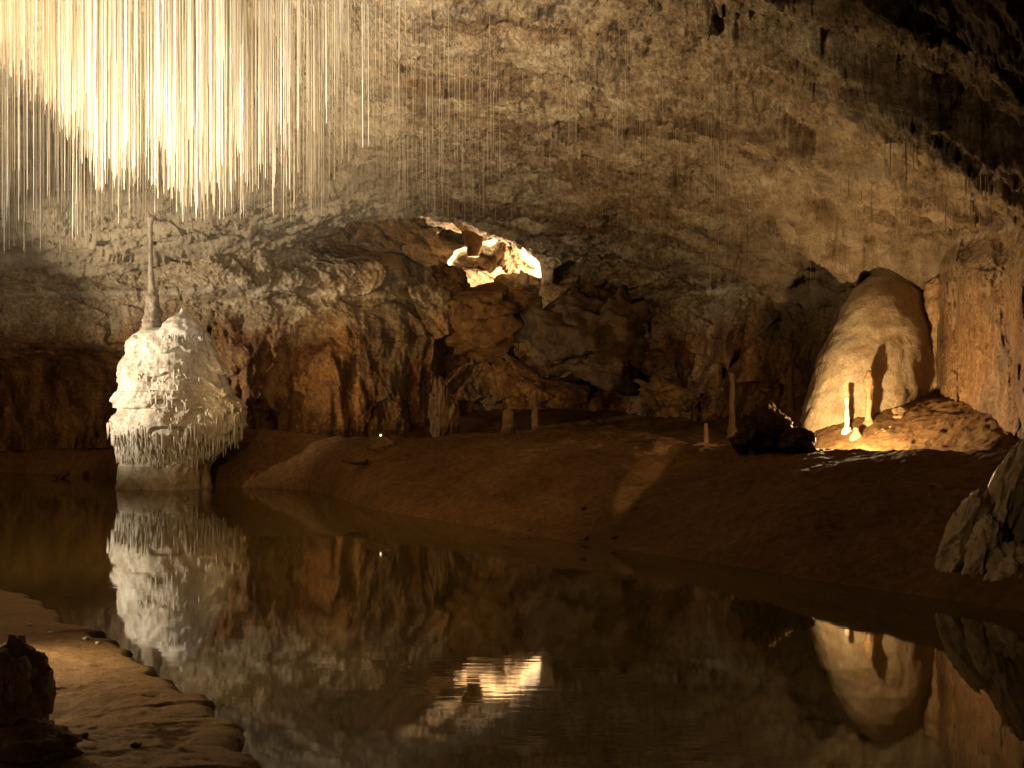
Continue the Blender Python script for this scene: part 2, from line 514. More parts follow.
# the bright side passage: a hole worn through the wall
hx, hy = (uu - 494 + 10 * fbm(p * 0.9, 2, 77)) / 39.0, (vv - 279 + 10 * fbm(p * 0.9, 2, 78)) / 31.0
hole = sstep(1.18, 0.98, np.sqrt(np.abs(hx) ** 2.6 + np.abs(hy) ** 2.6) ** (1 / 1.3) * 1.0)
D2 = D + disp * np.clip(D / 22.0, 0.35, 1.2)
D2 = D2 * (1 - hole) + hole * (37.0 + disp * 1.9 - 1.6 * np.clip(hx, -1, 1) * 0.5)
pv = np.stack([(uu - 512) / F * D2, D2, EYE - (vv - HOR) / F * D2], 1)
pv[:, 2] += 0.12 * fbm(p * 1.1, 3, 33)
wall = struct(raw_mesh('cave_wall', pv, grid_quads(len(V_W), len(U_W)), M_WALL))

# ------------------------------------------------------------------ far mud bank and the floor behind it
TU = [-900, -300, 0, 60, 110, 200, 260, 310, 335, 365, 450, 560, 700, 800, 940, 1024, 1150, 1600]
TW = [452, 462, 468, 472, 481, 486, 488, 490, 497, 508, 522, 540, 560, 577, 598, 612, 640, 760]     # row of the waterline
CUc = [-900, -300, 0, 110, 200, 250, 330, 420, 520, 620, 740, 830, 900, 1010, 1100, 1600]
CDc = [17, 26, 31.2, 29.6, 28, 27, 26, 25, 24, 23, 19.2, 17.2, 16.0, 14.2, 12.6, 8]                  # depth of the crest
CVc = [440, 452, 453, 448, 430, 428, 437, 439, 432, 432, 447, 451, 452, 450, 448, 440]              # row of the crest
U_T = np.concatenate([np.linspace(-900, -30, 60), np.linspace(-28, 1052, 620), np.linspace(1060, 1600, 60)])
S_T = np.concatenate([np.linspace(-0.35, 0, 16)[:-1], np.linspace(0, 1, 150), np.linspace(1.012, 1.9, 110), np.linspace(1.93, 3.2, 30)])
dw = EYE * F / (np.interp(U_T, TU, TW) - HOR)
dc = np.interp(U_T, CUc, CDc)
dw = np.minimum(dw, dc - 0.4)
zc = EYE - (np.interp(U_T, CUc, CVc) - HOR) / F * dc
k = np.hanning(25); k /= k.sum()
sm = lambda a: np.convolve(np.pad(a, 12, mode='edge'), k, mode='valid')
dw, dc, zc = sm(dw), sm(dc), sm(zc)
S, Ug = np.meshgrid(S_T, U_T, indexing='ij')
DW, DCc, ZC = np.broadcast_to(dw, S.shape), np.broadcast_to(dc, S.shape), np.broadcast_to(zc, S.shape)
Dt = np.where(S < 1, DW + (DCc - DW) * S, DCc + (S - 1) * 5.0)
up = np.clip(S, 0, 1)
shape = 0.80 * np.sin(up * math.pi / 2) ** 0.85 + 0.20 * up
zt = np.where(S < 0, S * 1.6, ZC * shape)
back = np.clip(S - 1, 0, None) * 5.0
alc = sstep(740, 830, Ug) * sstep(1060, 990, Ug)
zb = ZC + np.where(back > 0, (1 - alc) * (-0.28 * sstep(0.0, 1.6, back) + 0.10 * np.clip(back - 1.6, 0, 9)) + alc * (-0.30 * sstep(0.0, 1.0, back) + 0.82 * sstep(0.5, 3.6, back) + 0.10 * np.clip(back - 3, 0, 9)), 0)
zt = np.where(S > 1, zb, zt)
Xt = (Ug - 512) / F * Dt
p = np.stack([Xt.ravel(), Dt.ravel(), zt.ravel()], 1)
fade = np.clip(np.abs(p[:, 2]) / 0.25, 0.25, 1)
runnel = fbm(p * np.array([1.1, 0.35, 0.5]) + 3, 4, 51)
pz = 0.025 * fbm(p * np.array([2.2, 0.9, 1.0]) + 9, 4, 53, 0.6, ridged=True) + 0.08 * fbm(p * np.array([0.5, 0.4, 0.5]), 3, 50) + 0.09 * runnel + 0.035 * fbm(p * 4.0, 4, 52, 0.6)
f1, f2, facp = voro(p * 2.4, 55)
rub = alc.ravel() * sstep(0.4, 1.6, back.ravel())
pz += rub * (0.03 * facp + 0.05 * fbm(p * 7, 3, 56))
pz *= 1 - 0.3 * rub
p[:, 2] += pz * fade
bank = struct(raw_mesh('mud_bank', p, grid_quads(len(S_T), len(U_T)), M_BANK))

# ------------------------------------------------------------------ near clay shore
EDGE = [(-260, 560), (-120, 575), (-40, 588), (0, 592), (22, 600), (42, 611), (70, 628), (100, 641), (128, 655), (146, 666), (158, 672), (163, 680),
        (182, 688), (192, 700), (206, 712), (222, 722), (234, 732), (240, 742), (236, 758), (232, 780), (238, 860), (250, 1100), (260, 1500)]
pts = []
for (u, v) in EDGE:
    d = (EYE - 0.10) * F / (v - HOR)
    pts.append(((u - 512) / F * d, d))
pts = np.array(pts)
seg = np.concatenate([[0], np.cumsum(np.hypot(*np.diff(pts, axis=0).T))])
ss = np.concatenate([np.linspace(0, seg[-1], 900)])
ex, ey = np.interp(ss, seg, pts[:, 0]), np.interp(ss, seg, pts[:, 1])
e3 = np.stack([ex, ey, 0 * ex], 1)
jag = 0.10 * fbm(e3 * 2.2, 4, 61, 0.6) + 0.10 * voro(e3 * 3.0, 66)[2]
tx, ty = np.gradient(sm(sm(ex))), np.gradient(sm(sm(ey)))
ln = np.hypot(tx, ty)
nx, ny = ty / ln, -tx / ln                 # inward: to the left/near side
nx, ny = np.where(nx > 0, -nx, nx), np.where(nx > 0, -ny, ny)
IN = [0.35, 0.22, 0.10, 0.015, 0.0, 0.02, 0.06, 0.14] + list(np.linspace(0.2, 2.4, 130)) + list(np.linspace(2.5, 9, 40))
ZI = [-0.5, -0.12, 0.0, 0.07, 0.11, 0.14, 0.152, 0.16] + [0.164 + 0.055 * (x - 0.2) + 0.012 * (x - 0.2) ** 2 for x in list(np.linspace(0.2, 2.4, 130)) + list(np.linspace(2.5, 9, 40))]
IN, ZI = np.array(IN), np.array(ZI)
J = np.clip(1 - IN / 1.0, 0, 1)
Xs = ex[None] + nx[None] * (IN[:, None] + jag[None] * J[:, None])
Ys = ey[None] + ny[None] * (IN[:, None] + jag[None] * J[:, None])
Zs = np.broadcast_to(ZI[:, None], Xs.shape)
p = np.stack([Xs.ravel(), Ys.ravel(), Zs.ravel()], 1)
g_in = np.broadcast_to(IN[:, None], Xs.shape).ravel()
f1, f2, fc = voro(p * np.array([2.0, 2.0, 2.0]), 65)
p[:, 2] += (0.04 * fbm(p * 1.2, 3, 62) + 0.012 * fbm(p * 7, 5, 63, 0.65) + 0.018 * fc * np.clip(1.2 - g_in, 0.3, 1)) * np.clip(g_in / 0.25, 0.3, 1)
shore = struct(raw_mesh('clay_shore_ground', p, grid_quads(len(IN), len(ss)), M_SHORE))

# ------------------------------------------------------------------ the pool
wv = [(-30, -6, 0), (30, -6, 0), (30, 36, 0), (-30, 36, 0)]
water = struct(raw_mesh('water', wv, [(0, 1, 2, 3)], M_WATER, smooth=False))

T_CEIL, T_WALL, T_BANK, T_SHORE = tree_of(ceiling), tree_of(wall), tree_of(bank), tree_of(shore)


def roof_z(x, y):
    h = T_CEIL.ray_cast(Vector((x, y, 2.0)), Vector((0, 0, 1)))[0]
    return h.z if h else None


def floor_z(x, y, trees=None):
    best = None
    for t in trees or (T_BANK, T_SHORE):
        h = t.ray_cast(Vector((x, y, 6)), Vector((0, 0, -1)))[0]
        if h and (best is None or h.z > best):
            best = h.z
    return best if best is not None else 0.0


# ------------------------------------------------------------------ builders for dripstone and rocks
def lathe(name, rings, mat, parent=None, nseg=48, lump=0.08, freq=2.0, seed=0, teeth=0.0, sub=5, flute=0.0, fn=16):
    """rings: (z, cx, cy, rx, ry) from bottom to top; closes at the top."""
    r = np.array(rings, dtype=float)
    t = np.linspace(0, len(r) - 1, (len(r) - 1) * sub + 1)
    rr = np.stack([np.interp(t, np.arange(len(r)), r[:, k]) for k in range(5)], 1)
    th = np.linspace(0, 2 * math.pi, nseg, endpoint=False)
    c, s = np.cos(th), np.sin(th)
    x = rr[:, 1:2] + rr[:, 3:4] * c
    y = rr[:, 2:3] + rr[:, 4:5] * s
    z = np.repeat(rr[:, 0:1], nseg, 1)
    p = np.stack([x.ravel(), y.ravel(), z.ravel()], 1)
    rad = np.repeat((rr[:, 3:4] + rr[:, 4:5]) / 2, nseg, 1).ravel()
    n = lump * fbm(p * freq + seed * 3.1, 4, 200 + seed, 0.55)
    if flute:
        fl = np.cos(np.tile(th, len(rr)) * fn + 3 * fbm(p * 0.8, 2, 220 + seed))
        n = n + flute * fl
    dirx, diry = np.tile(c, len(rr)), np.tile(s, len(rr))
    p[:, 0] += dirx * rad * n
    p[:, 1] += diry * rad * n
    nr = len(rr)
    quads = grid_quads(nr, nseg, wrap=True)
    return raw_mesh(name, p, quads, mat, parent)


def rock(name, size, mat, seed, facet=0.35, lump=0.2, sub=5, parent=None):
    """An angular rock about size = (x, y, z) across, origin at its middle."""
    bm = bmesh.new()
    bmesh.ops.create_icosphere(bm, subdivisions=sub, radius=1.0)
    p = np.array([v.co[:] for v in bm.verts])
    n = p.copy()
    f1, f2, fc = voro(p * 1.15 + seed * 7.7, 300 + seed)
    g1, g2, fc2 = voro(p * 2.6 + seed * 3.7, 330 + seed)
    h = 1 + facet * fc + facet * 0.4 * fc2 + lump * fbm(p * 1.6 + seed, 5, 310 + seed, 0.6) + 0.12 * facet * fbm(p * np.array([9, 9, 4.0]), 3, 350 + seed, ridged=True)
    p = n * h[:, None] * np.array(size) / 2
    for v, c in zip(bm.verts, p):
        v.co = c
    return bm_obj(name, bm, mat, parent)


def put_rock(name, u, v, d, wpx, hpx, depth, mat, seed, label, cat='rock', rot=(0, 0, 0), **kw):
    s = d / F
    o = rock(name, (wpx * s, depth, hpx * s), mat, seed, **kw)
    o.location = P(u, v, d)
    o.rotation_euler = [math.radians(a) for a in rot]
    return tag(o, label, cat)


def stalag(name, u, vbase, vtop, d, wpx, mat, label, seed, knob=0.0, taper=0.45, lean=0.0, cat='stalagmite', base_z=None):
    """Small standing stalagmite, foot sunk a little into the ground."""
    s = d / F
    x, y = (u - 512) * s, d
    z0 = floor_z(x, y) if base_z is None else base_z
    ztop = EYE - (vtop - HOR) * s
    h = ztop - z0
    r = wpx * s / 2
    root = thing(name, (x, y, z0), label, cat)
    rings = []
    for i in range(9):
        t = i / 8
        w = r * (1.35 - 0.35 * min(1, t * 4)) * (1 - (1 - taper) * t)
        if knob and t > 0.62:
            w *= 1 + knob * math.sin((t - 0.62) / 0.38 * math.pi)
        rings.append((-0.08 + (h + 0.08) * t, lean * t * h, 0, w, w))
    top = rings[-1]
    rings += [(top[0] + 0.35 * top[3], top[1], 0, top[3] * 0.8, top[3] * 0.8), (top[0] + 0.55 * top[3], top[1], 0, top[3] * 0.3, top[3] * 0.3),
              (top[0] + 0.58 * top[3], top[1], 0, 0.001, 0.001)]
    lathe('shaft', rings, mat, root, nseg=20, lump=0.6, freq=1.3 / max(r * 2, 0.05) * 0.5, seed=seed, sub=4)
    # splash collar of calcite round the foot
    fw = 1.75 if r < 0.1 else 1.4
    col = [(-0.1, 0, 0, r * fw * 1.15, r * fw * 1.15), (0.0, 0, 0, r * fw, r * fw), (0.02 + r * 0.25, 0, 0, r * (0.3 + 0.6 * fw), r * (0.3 + 0.6 * fw)), (0.04 + r * 0.6, 0, 0, r * 0.9, r * 0.9)]
    lathe('foot', col, mat, root, nseg=20, lump=0.35, freq=4, seed=seed + 5)
    return root


# ------------------------------------------------------------------ the big pale stalagmite in the pool
SD = 25.5
sp = SD / F
x0 = (165 - 512) * sp
big = thing('stalagmite', (x0, SD, 0), 'bulky white stalagmite with fringed tiers rising from the pool edge, joined to the roof', 'stalagmite')
OUT = [  # row, left column, right column
    (496, 112, 216), (487, 113, 214), (478, 115, 213), (470, 118, 212), (464.5, 120, 212), (464, 121, 213), (456, 119.5, 220), (446, 118, 229),
    (438, 115, 238), (433, 110.5, 243), (424, 110, 246), (415, 113, 246), (409, 117, 243), (407.5, 113, 244), (398, 113, 240), (392, 116, 236), (391, 118, 234), (383, 117, 231),
    (372, 118, 227), (360, 122, 221), (350, 125, 218), (342, 128, 216), (335, 133, 212), (331, 139, 208), (328.5, 148, 200), (327.3, 158, 190), (327, 170, 176)]


def ring_at(v):
    vs = [o[0] for o in OUT][::-1]
    L = np.interp(v, vs, [o[1] for o in OUT][::-1])
    R = np.interp(v, vs, [o[2] for o in OUT][::-1])
    return (L + R) / 2, (R - L) / 2


def zrow(v, d=SD):
    return EYE - (v - HOR) / F * d


nseg = 300
vrow = np.concatenate([np.linspace(496, 465, 30), np.linspace(464.4, 327, 260)])
th = np.linspace(0, 2 * math.pi, nseg, endpoint=False)
cu, cr = ring_at(vrow)
cx = (cu - 165) * sp
rx = cr * sp
ry = rx * 0.82
zz = zrow(vrow)
gx = cx[:, None] + rx[:, None] * np.cos(th)
gy = ry[:, None] * np.sin(th)
gz = np.repeat(zz[:, None], nseg, 1)
p = np.stack([gx.ravel(), gy.ravel(), gz.ravel()], 1)
amp = np.repeat(rx[:, None], nseg, 1).ravel()
lump = -0.045 + 0.13 * fbm(p * 1.5, 3, 400) + 0.035 * fbm(p * 4.5, 4, 401, 0.6)
# tiers: each rounded shelf bulges out and is cut under, at a height that wanders round the body
zz2 = p[:, 2] + 0.75 * fbm(p * np.array([0.9, 0.9, 0.25]), 3, 403)
tier = (zz2 / 0.52) % 1.0
saw = np.where(tier < 0.12, tier / 0.12, 1 - 0.75 * (tier - 0.12) / 0.88)
tmask = sstep(0.3, 0.7, p[:, 2]) * sstep(3.25, 2.9, p[:, 2])
lump += tmask * sstep(zrow(436), zrow(428), p[:, 2]) * 0.095 * (saw - 0.6)
# drip fluting
ang = np.arctan2(p[:, 1], p[:, 0] - 0.1)
fl = fbm(np.stack([np.cos(ang) * 9, np.sin(ang) * 9, p[:, 2] * 1.1], 1), 3, 405, 0.6)
lump += 0.022 * fl * sstep(0.25, 0.6, p[:, 2])
p[:, 0] += np.cos(np.tile(th, len(vrow))) * amp * lump
p[:, 1] += np.sin(np.tile(th, len(vrow))) * amp * lump
low = p[:, 2] < zrow(466)
nb = int((vrow > 464.8).sum())
body = raw_mesh('body', p[(nb - 1) * nseg:], grid_quads(len(vrow) - nb + 1, nseg, True), M_WHITE, big)
foot = raw_mesh('base', p[:nb * nseg], grid_quads(nb, nseg, True), M_BASE, big)
T_BODY = tree_of(body)


def cone_geo(V, Q, x, y, z, ln, r, n=6, tilt=0.0):
    k0 = len(V)
    for (t, w) in ((0, 1.0), (0.3, 0.85), (0.75, 0.5), (1.0, 0.18)):
        for a in range(n):
            an = 2 * math.pi * a / n
            V.append((x + math.cos(an) * r * w, y + math.sin(an) * r * w - tilt * ln * t, z - ln * t))
    for i in range(3):
        for a in range(n):
            b = (a + 1) % n
            Q.append((k0 + i * n + a, k0 + i * n + b, k0 + (i + 1) * n + b, k0 + (i + 1) * n + a))


def fringe(V, Q, rows, count, ln, r, t0=math.pi, t1=2 * math.pi, xr=(-9, 9)):
    tries, end = 0, len(V) + count * 24
    while len(V) < end and tries < count * 5:
        tries += 1
        a = random.uniform(t0, t1)
        v = random.uniform(*rows) + 5 * math.sin(a * 7)
        c, rad = ring_at(v)
        z = zrow(v)
        dx, dy = math.cos(a), math.sin(a)
        o = Vector(((c - 165) * sp + dx * 4, dy * 4, z))
        h = T_BODY.ray_cast(o, Vector((-dx, -dy, 0)))[0]
        if not h or not (xr[0] < h.x < xr[1]):
            continue
        cone_geo(V, Q, h.x - dx * r * 0.4, h.y - dy * r * 0.4, z + r, random.uniform(0.5, 1.15) * ln, r * random.uniform(0.6, 1.25))


V, Q = [], []
fringe(V, Q, (428, 434), 95, 0.30, 0.030, 0, 2 * math.pi)
fringe(V, Q, (428, 434), 70, 0.28, 0.026)
fringe(V, Q, (434, 442), 110, 0.26, 0.026)
fringe(V, Q, (444, 452), 110, 0.22, 0.026)
fringe(V, Q, (456, 462), 90, 0.14, 0.026)
raw_mesh('drip_fringe', V, Q, M_WHITE, big)
V, Q = [], []
for args in (((404, 412), 50, 0.24, 0.036, 0.1, 9), ((416, 424), 44, 0.22, 0.036, 0.35, 9), ((390, 396), 44, 0.26, 0.036, -0.05, 9),
             ((381, 385), 48, 0.22, 0.034, -9, 0.15), ((374, 379), 34, 0.18, 0.032, 0.1, 1.0)):
    fringe(V, Q, *args[:4], xr=args[4:])
kb = len(p[(nb - 1) * nseg:])
bodyV = np.concatenate([p[(nb - 1) * nseg:], np.array(V)])
bodyQ = np.concatenate([grid_quads(len(vrow) - nb + 1, nseg, True), np.array(Q) + kb])
bpy.data.objects.remove(body)
body = raw_mesh('body', bodyV, bodyQ, M_WHITE, big)

# cap dome on the right shoulder with its own little tip and fringe
cap_c = ((182 - 512) / F * (SD - 0.6) - x0, -0.6)
cz = zrow(338)
rings = [(zrow(339), *cap_c, 0.30, 0.28), (zrow(337), *cap_c, 0.43, 0.38), (zrow(332), *cap_c, 0.43, 0.38), (zrow(326), *cap_c, 0.39, 0.34), (zrow(321), *cap_c, 0.29, 0.26),
         (zrow(317.5), *cap_c, 0.16, 0.15), (zrow(314.5), *cap_c, 0.06, 0.06), (zrow(310), *cap_c, 0.02, 0.02), (zrow(309.5), *cap_c, 0.001, 0.001)]
cap = lathe('cap', rings, M_WHITE, big, nseg=60, lump=0.35, freq=3.2, seed=4, flute=0.0)
V, Q = [], []
for k in range(46):
    a = 2 * math.pi * (k + random.uniform(-0.5, 0.5)) / 46
    cone_geo(V, Q, cap_c[0] + math.cos(a) * 0.40, cap_c[1] + math.sin(a) * 0.35, zrow(336.5), random.uniform(0.03, 0.13), random.uniform(0.018, 0.034))
raw_mesh('drip_fringe', V, Q, M_WHITE, cap)
# thin column from its left shoulder up to the roof
sx = (151.5 - 512) / F * (SD - 0.15) - x0
tz = (roof_z(x0 + sx, SD - 0.15) or 6.0) + 0.15
rings = [(zrow(340), sx + 0.05, -0.15, 0.36, 0.36), (zrow(331), sx + 0.03, -0.15, 0.27, 0.27), (zrow(322), sx + 0.01, -0.15, 0.20, 0.20), (zrow(312), sx + 0.02, -0.15, 0.175, 0.175), (zrow(304), sx + 0.03, -0.15, 0.15, 0.15),
         (zrow(297), sx + 0.02, -0.15, 0.135, 0.135), (zrow(291), sx + 0.02, -0.15, 0.08, 0.08), (zrow(275), sx - 0.01, -0.15, 0.058, 0.058), (zrow(250), sx - 0.02, -0.15, 0.045, 0.045), (tz - 0.35, sx - 0.02, -0.15, 0.042, 0.042), (tz, sx - 0.02, -0.15, 0.12, 0.12)]
lathe('column', rings, M_SPIRE, big, nseg=26, lump=0.5, freq=4, seed=9, sub=10)

# ------------------------------------------------------------------ the tan flowstone mound in the right-hand alcove
MD = 20.6
mp = MD / F
mx = (878 - 512) * mp
mz = floor_z(mx, MD - 0.6)
mound = thing('flowstone_mound', (mx, MD, mz), 'tall smooth tan flowstone mound lit by a lamp under the overhang at right', 'flowstone')


def mrow(v):
    return EYE - (v - HOR) * mp - mz


MO = [(440, 803, 946), (415, 807, 946), (400, 809, 946), (385, 813, 945), (370, 819, 944), (352, 826, 943), (335, 833, 941), (318, 841, 938), (304, 848, 934), (292, 855, 929),
      (283, 862, 922), (276, 870, 912), (271, 879, 900), (270, 886, 892)]
rings = [(mrow(v), ((a + b) / 2 - 878) * mp, 0.25, (b - a) / 2 * mp, (b - a) / 2 * mp * 0.75) for v, a, b in MO]
lathe('body', rings, M_TAN, mound, nseg=160, lump=0.085, freq=1.6, seed=12, sub=12, flute=0.0)
# front lobe, slightly left of the top, falling as a smooth apron
MF = [(440, 793, 904), (418, 798, 905), (404, 802, 907), (390, 806, 910), (375, 811, 913), (352, 820, 916), (330, 830, 915), (312, 840, 909), (298, 850, 901), (289, 860, 892), (284, 869, 884)]
rings = [(mrow(v), ((a + b) / 2 - 878) * mp, -0.5 + 0.0022 * (440 - v), (b - a) / 2 * mp, (b - a) / 2 * mp * 0.7) for v, a, b in MF]
lathe('apron', rings, M_TAN, mound, nseg=140, lump=0.12, freq=1.5, seed=13, sub=12, flute=0.0)
rings = [(mrow(v), (u - 878) * mp, 0.25, w * mp, 0.75) for v, u, w in
         ((445, 942, 28), (425, 942, 27), (400, 942, 24), (370, 942, 22), (345, 940, 21), (322, 938, 20), (305, 935, 18), (293, 932, 14), (285, 929, 8), (281, 927, 0.3))]
lathe('shoulder', rings, M_OCHRE, mound, nseg=120, lump=0.3, freq=2.2, seed=6, sub=10, flute=0.03, fn=13)

# ------------------------------------------------------------------ rocks
put_rock('boulder', 484, 322, 31.2, 112, 72, 2.2, M_ROCK, 1, 'large rounded brown boulder below the bright opening', 'boulder', facet=0.28, lump=0.15)
put_rock('boulder', 447, 289, 31.2, 44, 44, 1.0, M_DARK, 2, 'black silhouetted boulder at the left lip of the bright opening', 'boulder', rot=(0, 0, 20))
put_rock('boulder', 528, 290, 32.4, 46, 26, 1.0, M_GREY, 3, 'grey craggy rock at the right lip of the bright opening', 'boulder', rot=(0, 22, 0), facet=0.5)
put_rock('boulder', 594, 338, 28.8, 128, 86, 2.4, M_DARK, 4, 'wide fan shaped rock bulging from the wall right of the opening', 'boulder', rot=(0, 14, 0), facet=0.45)
put_rock('boulder', 546, 352, 29.3, 60, 44, 1.4, M_ROCK, 15, 'brown wedge of rock under the fan shaped bulge', 'boulder', rot=(0, 30, 0), facet=0.45)
put_rock('boulder', 668, 395, 26.2, 50, 34, 1.4, M_ROCK, 16, 'dim fallen block at the wall foot behind the mud bank', 'boulder', rot=(0, 20, 0), facet=0.5)
put_rock('boulder', 797, 443, 17.3, 36, 26, 0.5, M_DARK, 5, 'low dark boulder silhouetted against the lit ground by the flowstone mound', 'boulder')
put_rock('boulder', 14, 698, 5.7, 66, 106, 0.45, M_ROCK, 6, 'dark lumpy boulder on the near clay shore', 'boulder', facet=0.3)
put_rock('boulder', 10, 748, 5.45, 120, 50, 0.45, M_ROCK, 7, 'low dark slab at the foot of the near shore boulder', 'boulder')
put_rock('boulder', 380, 448, 23.6, 26, 22, 0.5, M_ROCK, 8, 'small brown block on the mud bank with a bright lamp on top', 'boulder')
put_rock('rock', 357, 461, 22.6, 24, 7, 0.4, M_ROCK, 9, 'flat pale rock slab lying left of the lamp block on the bank', 'rock')
put_rock('rock', 60, 474, 28.4, 16, 9, 0.3, M_ROCK, 10, 'small rounded rock at the left waterline near the white stalagmite', 'rock')
put_rock('boulder', 908, 430, 19.2, 46, 36, 0.7, M_OCHRE, 11, 'rough ochre rubble block at the right foot of the flowstone mound', 'boulder', facet=0.5)
put_rock('boulder', 934, 434, 19.0, 32, 26, 0.6, M_OCHRE, 12, 'smaller ochre rubble block against the orange right wall', 'boulder', facet=0.5)
put_rock('boulder', 886, 438, 18.8, 30, 18, 0.5, M_OCHRE, 18, 'low ochre lump beside the thin brown stalagmite', 'boulder', facet=0.5)
for i, (u, v, wpx, hpx, rz, lab) in enumerate([
        (1004, 505, 30, 130, 24, 'tall leaning tan rock slab at the right edge of the pool'),
        (1022, 520, 30, 150, 20, 'tallest cut off rock slab at the right picture edge'),
        (962, 540, 28, 88, 24, 'short leaning rock slab furthest left in the right edge cluster'),
        (984, 552, 30, 66, 20, 'stubby leaning rock slab in front of the taller ones at right'),
        (1016, 580, 60, 60, 10, 'dark rock mass at the foot of the leaning slabs')]):
    put_rock('leaning_rock', u, v, 11.6 - 0.25 * (i == 3) - 0.5 * (i == 4), wpx, hpx, 0.4, M_TAN, 40 + i, lab, 'rock', rot=(0, rz, 0), facet=0.45, lump=0.1)
# pebbles on the near shore
for i, (u, v, w) in enumerate([(136, 752, 10), (84, 746, 9), (50, 636, 6), (86, 642, 6), (98, 644, 5), (30, 628, 5)]):
    d = (EYE - 0.16) * F / (v - HOR)
    o = rock('pebble', (w * d / F, w * d / F, w * d / F * 0.6), M_DARK if i < 2 else M_WHITE, 60 + i, sub=3)
    x = (u - 512) / F * d
    o.location = (x, d, floor_z(x, d) + 0.008)
    tag(o, ['dark pebble right of the others on the near clay', 'dark pebble beside the near shore slab', 'pale pebble on the shore above the lit clay',
            'pale pebble near the shore lip', 'smallest pale pebble close to the shore lip', 'tiny pale pebble far along the shore'][i], 'pebble', 'pebbles on the near shore')

stone = None
for i in range(9):
    u = random.uniform(330, 760)
    d = float(np.interp(u, U_T, dw)) + random.choice([0.15, 0.3, 0.5, 1.2, 2.4]) * random.uniform(0.8, 1.2)
    x = (u - 512) / F * d
    w = random.uniform(0.05, 0.10)
    if stone is None:
        o = stone = rock('stone', (1, 1, 0.6), M_ROCK, 90, sub=4, facet=0.45)
    else:
        o = stone.copy()
        COL.objects.link(o)
    o.scale = (w * random.uniform(0.8, 1.5), w, w * random.uniform(0.7, 1.1))
    o.rotation_euler = (0, 0, random.uniform(0, 6))
    o.location = (x, d, floor_z(x, d, (T_BANK,)) + 0.01)
    tag(o, 'small brown stone half sunk in the far mud bank above the waterline', 'stone', 'stones on the far mud bank')

# small stalagmites
stalag('stalagmite', 847, 432, 398, 19.2, 6.5, M_WHITE, 'slim bright white stalagmite in front of the flowstone mound', 1, taper=0.55)
stalag('stalagmite', 869, 428, 372, 19.25, 7.0, M_OCHRE, 'thin brown stalagmite with a knobbly head casting a shadow on the mound', 2, knob=0.8, taper=0.8)
stalag('stalagmite', 856, 440, 429, 18.9, 7, M_OCHRE, 'stubby amber stalagmite right of the slim white one', 3, taper=0.8)
for (u, v, w, h, lab, k) in ((440, 415, 19, 62, 'dim craggy stalagmite before the dark recess below the opening', 81), (452, 423, 15, 44, 'shorter dim craggy stalagmite right beside the taller craggy one', 82)):
    o = rock('stalagmite', (w * 26.3 / F, 0.4, h * 26.3 / F), M_ROCK, k, facet=0.5, lump=0.4)
    o.location = P(u, v, 26.3 + 0.1 * (k - 81))
    tag(o, lab, 'stalagmite')
stalag('stalagmite', 508, 434, 411, 25.6, 17, M_ROCK, 'squat pale stump of a stalagmite on the bank crest', 6, taper=0.55)
stalag('stalagmite', 535, 434, 395, 26.2, 7, M_ROCK, 'thin dim brown stalagmite right of the pale stump', 7, taper=0.75)
stalag('stalagmite', 732, 420, 374, 24.0, 8, M_ROCK, 'dim slender stalagmite at the wall foot left of the mound', 8, taper=0.6)
stalag('stalagmite', 791, 410, 368, 23.2, 8, M_ROCK, 'short dim stalagmite next to the left edge of the mound', 9, taper=0.6)
stalag('stalagmite', 706, 436, 424, 22.6, 6, M_ROCK, 'tiny pale stalagmite on the dark bank crest', 10, taper=0.7)
put_rock('boulder', 766, 433, 17.7, 44, 46, 0.55, M_DARK, 71, 'craggy dark lump of rock standing on the bank crest left of the lit alcove', 'boulder', facet=0.45, lump=0.35)
put_rock('boulder', 747, 441, 17.9, 22, 26, 0.3, M_DARK, 73, 'smaller dark stump leaning on the left of the craggy lump', 'boulder', facet=0.45, lump=0.35)

# dark stub of rock hanging in the bright opening
s_ = 33.4 / F
st = thing('stalactite', P(473, 240, 33.2), 'stubby black stalactite hanging in the bright opening', 'stalactite')
lathe('shaft', [(-17 * s_, 0, 0, 0.001, 0.001), (-16.5 * s_, 0, 0, 6 * s_, 5 * s_), (-8 * s_, 0.02, 0, 7.5 * s_, 6 * s_), (-1 * s_, 0, 0, 10 * s_, 8 * s_), (14 * s_, 0, 0, 13 * s_, 10 * s_)],
      M_DARK, st, nseg=24, lump=0.25, freq=3, seed=3)

# spotlight sitting on the block on the bank
lp = P(381, 436.0, 23.55)
lamp = thing('spotlight', lp, 'tiny glinting spotlight on the brown block on the mud bank', 'spotlight')
m, nt, b = new_mat('lamp_housing')
b.inputs['Base Color'].default_value = (0.03, 0.03, 0.03, 1)
b.inputs['Roughness'].default_value = 0.5
M_HOUSE = m
m, nt, b = new_mat('lamp_glow')
b.inputs['Base Color'].default_value = (0.8, 0.7, 0.5, 1)
b.inputs['Emission Color'].default_value = (1, 0.75, 0.42, 1)
b.inputs['Emission Strength'].default_value = 3
M_GLOW = m
bm = bmesh.new()
bmesh.ops.create_cone(bm, cap_ends=True, segments=16, radius1=0.045, radius2=0.06, depth=0.12, matrix=Matrix.Rotation(math.radians(75), 4, 'X'))
bm_obj('housing', bm, M_HOUSE, lamp, smooth=False)
bm = bmesh.new()
bmesh.ops.create_uvsphere(bm, u_segments=12, v_segments=8, radius=0.02, matrix=Matrix.Translation((0.0, -0.065, 0.015)) @ Matrix.Diagonal((1, 0.35, 1, 1)))
bm_obj('lens', bm, M_GLOW, lamp)

